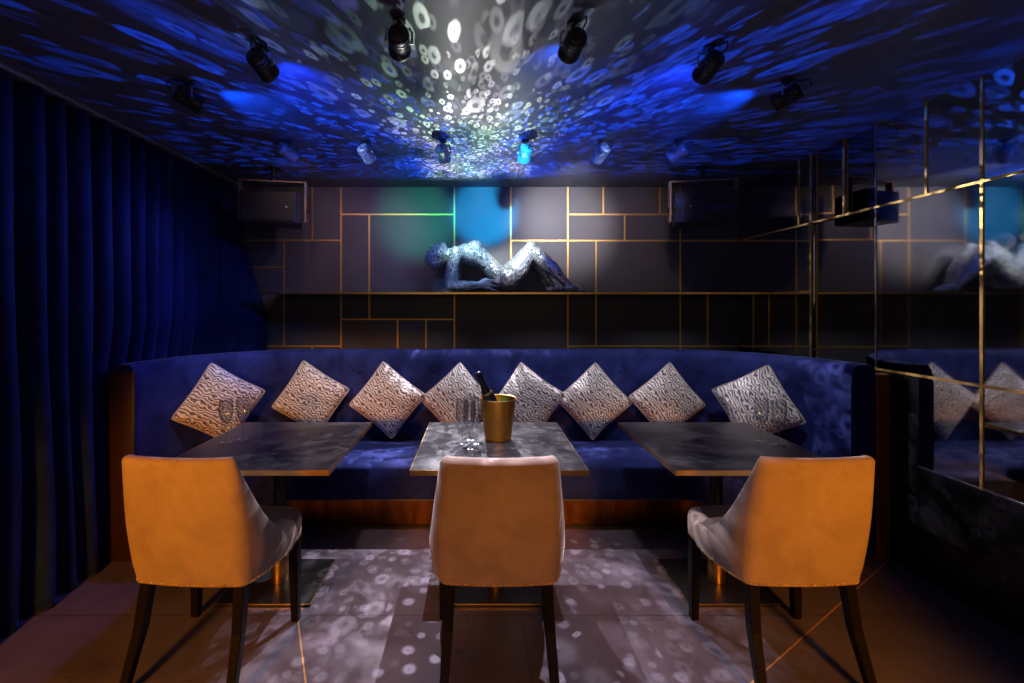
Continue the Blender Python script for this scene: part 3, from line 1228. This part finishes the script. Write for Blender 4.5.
fixlamp(0, 110, (.05, 1, .50), 22, .9)
fixlamp(1, 520, (.01, .42, 1), 17, .6)
fixlamp(10, 62, (1, .95, 1), 56, .8, aim=at(562, 222, YB))
fixlamp(11, 10, (1, .74, .66), 74, .9, aim=at(625, 240, YB))
fixlamp(9, 100, (.92, 1, 1), 34, .9, aim=at(515, 258, 3.93))
fixlamp(6, 5, (1, .62, .50), 80, .9, aim=at(300, 240, YB))
fixlamp(8, 85, (.60, .95, 1), 32, .9, aim=at(470, 256, 3.93))
fixlamp(7, 17, (.80, .48, .74), 76, .9, aim=at(360, 250, YB))
fixlamp(3, 60, (.10, .36, 1), 24, .8, aim=at(437, 256, 3.95))
fixlamp(4, 40, (.35, .55, 1), 15, .8, aim=FIX[7][0])
fixlamp(5, 40, (.35, .55, 1), 15, .8, aim=FIX[10][0])
for i, e, col in ((1, 7, (.01, .14, 1)), (2, 14, (.01, .05, 1)), (3, 14, (.01, .05, 1)), (4, 17, (.003, .085, 1)), (5, 17, (.003, .085, 1))):
    p, d = FIX[i]
    q = p + d * .092 * SS
    g = Vector((d.x, d.y, 0)).normalized() + Vector((0, 0, .22))
    lamp('SPOT', 'spot_lamp', q, e, col, q + g, spot_size=math.radians(80), spot_blend=.8, shadow_soft_size=.02)


def gobo(name, loc, energy, seed, sides, floor_gain, kind='POINT', aim=None, cone=70):
    """lamp with a ring and fleck pattern, imitating light thrown back by the mirror mosaic"""
    if kind == 'SPOT':
        o = lamp('SPOT', name, loc, energy, (1, 1, 1), aim, spot_size=math.radians(cone), spot_blend=.75, shadow_soft_size=.0)
    else:
        o = lamp('POINT', name, loc, energy, shadow_soft_size=0.0)
    d = o.data
    d.use_nodes = True
    t = d.node_tree
    em = t.nodes['Emission']
    N = lambda k, **kw: (lambda n: ([setattr(n, a, b) for a, b in kw.items()], n)[1])(t.nodes.new(k))
    L = t.links.new

    def val(x, sock):
        if isinstance(x, (int, float)):
            sock.default_value = x
        else:
            L(x, sock)

    def mth(op, a, b=None, c=None, clamp=False):
        n = N('ShaderNodeMath', operation=op); n.use_clamp = clamp
        val(a, n.inputs[0])
        if b is not None: val(b, n.inputs[1])
        if c is not None: val(c, n.inputs[2])
        return n.outputs[0]

    def smooth(x, a, b):
        n = N('ShaderNodeMapRange', interpolation_type='SMOOTHSTEP')
        L(x, n.inputs['Value'])
        n.inputs['From Min'].default_value = a; n.inputs['From Max'].default_value = b
        return n.outputs['Result']
    tc = N('ShaderNodeTexCoord')
    add = N('ShaderNodeVectorMath', operation='ADD')
    L(tc.outputs['Normal'], add.inputs[0]); add.inputs[1].default_value = (seed * 1.7, seed * .9, seed * 2.3)
    sp = N('ShaderNodeSeparateXYZ')
    L(tc.outputs['Normal'], sp.inputs[0])
    nx, ny, nz = sp.outputs

    def rings(scale, r0, r1, r2, keep):
        v = N('ShaderNodeTexVoronoi', feature='F1')
        v.inputs['Scale'].default_value = scale
        L(add.outputs[0], v.inputs['Vector'])
        pb = N('ShaderNodeVectorMath', operation='SUBTRACT')
        L(v.outputs['Position'], pb.inputs[0]); pb.inputs[1].default_value = (seed * 1.7, seed * .9, seed * 2.3)
        pn = N('ShaderNodeVectorMath', operation='NORMALIZE')
        L(pb.outputs[0], pn.inputs[0])
        ds = N('ShaderNodeVectorMath', operation='DISTANCE')
        L(pn.outputs[0], ds.inputs[0]); L(tc.outputs['Normal'], ds.inputs[1])
        dist = mth('MULTIPLY', ds.outputs['Value'], scale)
        s2 = N('ShaderNodeSeparateColor')
        L(v.outputs['Color'], s2.inputs[0])
        # per-ring size
        k = mth('MULTIPLY_ADD', s2.outputs[0], .7, .65)
        dd = mth('DIVIDE', dist, k)
        outer = mth('SUBTRACT', 1, smooth(dd, r1, r2))
        hole = mth('MULTIPLY_ADD', smooth(dd, r0 * .5, r0), .85, .15)
        br = smooth(s2.outputs[1], keep, 1.0)
        return mth('MULTIPLY', mth('MULTIPLY', outer, hole), br)
    if kind == 'SPOT':
        pat = mth('ADD', mth('MULTIPLY', rings(24, .04, .12, .30, .2), .9), mth('MULTIPLY', rings(11, .05, .16, .46, .2), .35))
    else:
        a = rings(14, .12, .20, .27, .2)
        b = rings(27, .11, .20, .30, .2)
        c = rings(7, .12, .20, .27, .5)
        pat = mth('MAXIMUM', mth('MAXIMUM', a, mth('MULTIPLY', b, .85)), mth('MULTIPLY', c, .5))
    pat = mth('MINIMUM', pat, 1.05)
    no = N('ShaderNodeTexNoise'); no.inputs['Scale'].default_value = 2.4; no.inputs['Detail'].default_value = 2
    L(add.outputs[0], no.inputs['Vector'])
    if kind != 'SPOT':
        sv = N('ShaderNodeMapping'); L(add.outputs[0], sv.inputs['Vector'])
        ns = N('ShaderNodeTexNoise'); ns.inputs['Scale'].default_value = 13; ns.inputs['Detail'].default_value = 3
        ns.inputs['Distortion'].default_value = .8
        L(sv.outputs[0], ns.inputs['Vector'])
        soft = mth('MULTIPLY', smooth(ns.outputs['Fac'], .46, .72), .75)
        dn = smooth(mth('MULTIPLY', nz, -1), -.02, .12)
        pat = mth('ADD', mth('MULTIPLY', pat, mth('SUBTRACT', 1, mth('MULTIPLY', dn, .62))), mth('MULTIPLY', mth('MULTIPLY', soft, dn), .62))
    pat = mth('ADD', pat, .10 if kind == 'SPOT' else mth('MULTIPLY', .10, mth('SUBTRACT', 1, smooth(mth('ABSOLUTE', nx), .25, .6))))
    pat = mth('MULTIPLY', pat, smooth(no.outputs['Fac'], .25, .65))
    if kind == 'SPOT':
        pat = mth('ADD', pat, .05)
        L(pat, em.inputs['Strength'])
        em.inputs['Color'].default_value = (.86, .82, 1, 1)
        return o
    # everything but the wall right behind the figure
    front = mth('SUBTRACT', 1, smooth(mth('SUBTRACT', mth('MULTIPLY', ny, .74), mth('MULTIPLY', mth('MAXIMUM', nz, 0), .50)), -.22, .0))
    steep = mth('MULTIPLY', mth('SUBTRACT', 1, mth('MULTIPLY', smooth(nz, .20, .70), .80)), mth('SUBTRACT', 1, mth('MULTIPLY', smooth(mth('MULTIPLY', nz, -1), .92, .97), .9)))
    front = mth('MULTIPLY', front, steep)
    up = smooth(nz, -.05, .15)
    gain = mth('MULTIPLY_ADD', up, 1 - floor_gain, floor_gain)
    st = mth('MULTIPLY', mth('MULTIPLY', pat, front), gain)
    # colour: white-green in the middle, blue to the sides
    ax = mth('ABSOLUTE', mth('SUBTRACT', nx, -.02))
    side = smooth(ax, sides[0], sides[1])
    # little goes straight at the curtain; the blue beams are stronger than the white ones
    low = mth('MULTIPLY', smooth(mth('MULTIPLY', nx, -1), .42, .66), mth('SUBTRACT', 1, smooth(mth('DIVIDE', nz, mth('MAXIMUM', mth('ABSOLUTE', nx), .01)), .31, .37)))
    st = mth('MULTIPLY', st, mth('SUBTRACT', 1, mth('MULTIPLY', low, .985)))
    st = mth('MULTIPLY', st, mth('SUBTRACT', 1, mth('MULTIPLY', mth('MULTIPLY', smooth(nx, .45, .75), mth('SUBTRACT', 1, up)), .6)))
    side = mth('MULTIPLY', side, up)
    far = mth('SUBTRACT', 1, mth('MULTIPLY', mth('MULTIPLY', smooth(mth('ABSOLUTE', nx), .5, .88), up), .7))
    st = mth('MULTIPLY', st, mth('MULTIPLY', far, mth('MULTIPLY_ADD', side, .9, 1)))
    L(st, em.inputs['Strength'])
    n2 = N('ShaderNodeTexNoise'); n2.inputs['Scale'].default_value = 3.0
    L(add.outputs[0], n2.inputs['Vector'])
    r = N('ShaderNodeValToRGB')
    e = r.color_ramp.elements
    e[0].position = .38; e[0].color = (.62, 1, .60, 1)
    e[1].position = .60; e[1].color = (1, .96, .92, 1)
    el = e.new(.72); el.color = (.75, .72, 1, 1)
    L(n2.outputs['Fac'], r.inputs['Fac'])
    mx = N('ShaderNodeMix', data_type='RGBA')
    L(side, mx.inputs['Factor'])
    L(r.outputs['Color'], mx.inputs['A'])
    mx.inputs['B'].default_value = (.010, .085, .95, 1)
    mf = N('ShaderNodeMix', data_type='RGBA')
    L(up, mf.inputs['Factor'])
    mf.inputs['A'].default_value = (.92, .86, 1, 1)
    L(mx.outputs['Result'], mf.inputs['B'])
    L(mf.outputs['Result'], em.inputs['Color'])
    return o


gobo('figure_gobo', (-.14, 3.60, 1.93), 860, 1.0, (.16, .46), .95)  # added point lamps whose pattern stands in for reflections off the figure
gobo('figure_gobo', (.22, 3.60, 1.95), 520, 4.3, (.10, .42), .9)
# added patterned spots, no fixture, that put flecks on floor and middle table
gobo('fleck_spot', (-.40, 1.76, 2.50), 760, 7.7, (.9, 1.0), 1.0, kind='SPOT', aim=(.08, 1.95, 0), cone=52)
gobo('fleck_spot', (.72, 1.76, 2.50), 760, 2.7, (.9, 1.0), 1.0, kind='SPOT', aim=(.35, 1.95, 0), cone=52)

# warm lamps of the room behind the camera, tilted down at the chairs
for x, y, e, tx, ty, cone in ((-1.6, -.55, 270, -1.36, 1.6, 46), (1.6, -.55, 258, 1.34, 1.6, 34)):
    lamp('SPOT', 'warm_lamp', (x, y, 1.45), e, (1, .34, .018), (tx, ty, .44), spot_size=math.radians(cone), spot_blend=.5, shadow_soft_size=.20)
lamp('SPOT', 'warm_lamp', (.1, -.55, 1.45), 92, (1, .34, .018), (.09, 1.6, .44), spot_size=math.radians(30), spot_blend=.5, shadow_soft_size=.20)
lamp('SPOT', 'blue_wash', (-.9, 3.55, 2.40), 52, (.15, .18, 1), (-2.15, 2.2, 1.1), spot_size=math.radians(84), spot_blend=.8, shadow_soft_size=.05)  # added blue spot, no fixture, to bring out the curtain folds
# added wide warm area light behind the camera so the brass strips shine
lamp('AREA', 'brass_fill', (0, -1.5, 1.75), 1.0, (1, .74, .42), (0, 4, 1.75), shape='RECTANGLE', size=3.6, size_y=.5, spread=math.radians(80))
lamp('SPOT', 'blue_wash', (.2, 2.1, 2.50), 36, (.15, .18, 1), (-2.1, 3.75, 1.45), spot_size=math.radians(38), spot_blend=.9, shadow_soft_size=.05)  # second added blue spot, for the far end of the curtain
# added spots without fixtures that brighten the cushions and banquette
for x in (-1.3, -.45, .55, 1.5):
    lamp('SPOT', 'cushion_fill', (x, 2.35, 2.52), 50, (.95, .90, 1), (x * 1.1, 3.4, .72), spot_size=math.radians(56), spot_blend=.8, shadow_soft_size=.06)
lamp('AREA', 'lounge_fill', (0.1, -1.0, 2.5), 1.2, (.85, .7, .9), (0.1, 2.6, .6), size=1.2)  # added weak fill, high up behind the camera

w = bpy.data.worlds.new('world')
S.world = w
w.use_nodes = True
w.node_tree.nodes['Background'].inputs['Color'].default_value = (.004, .005, .010, 1)
w.node_tree.nodes['Background'].inputs['Strength'].default_value = 1
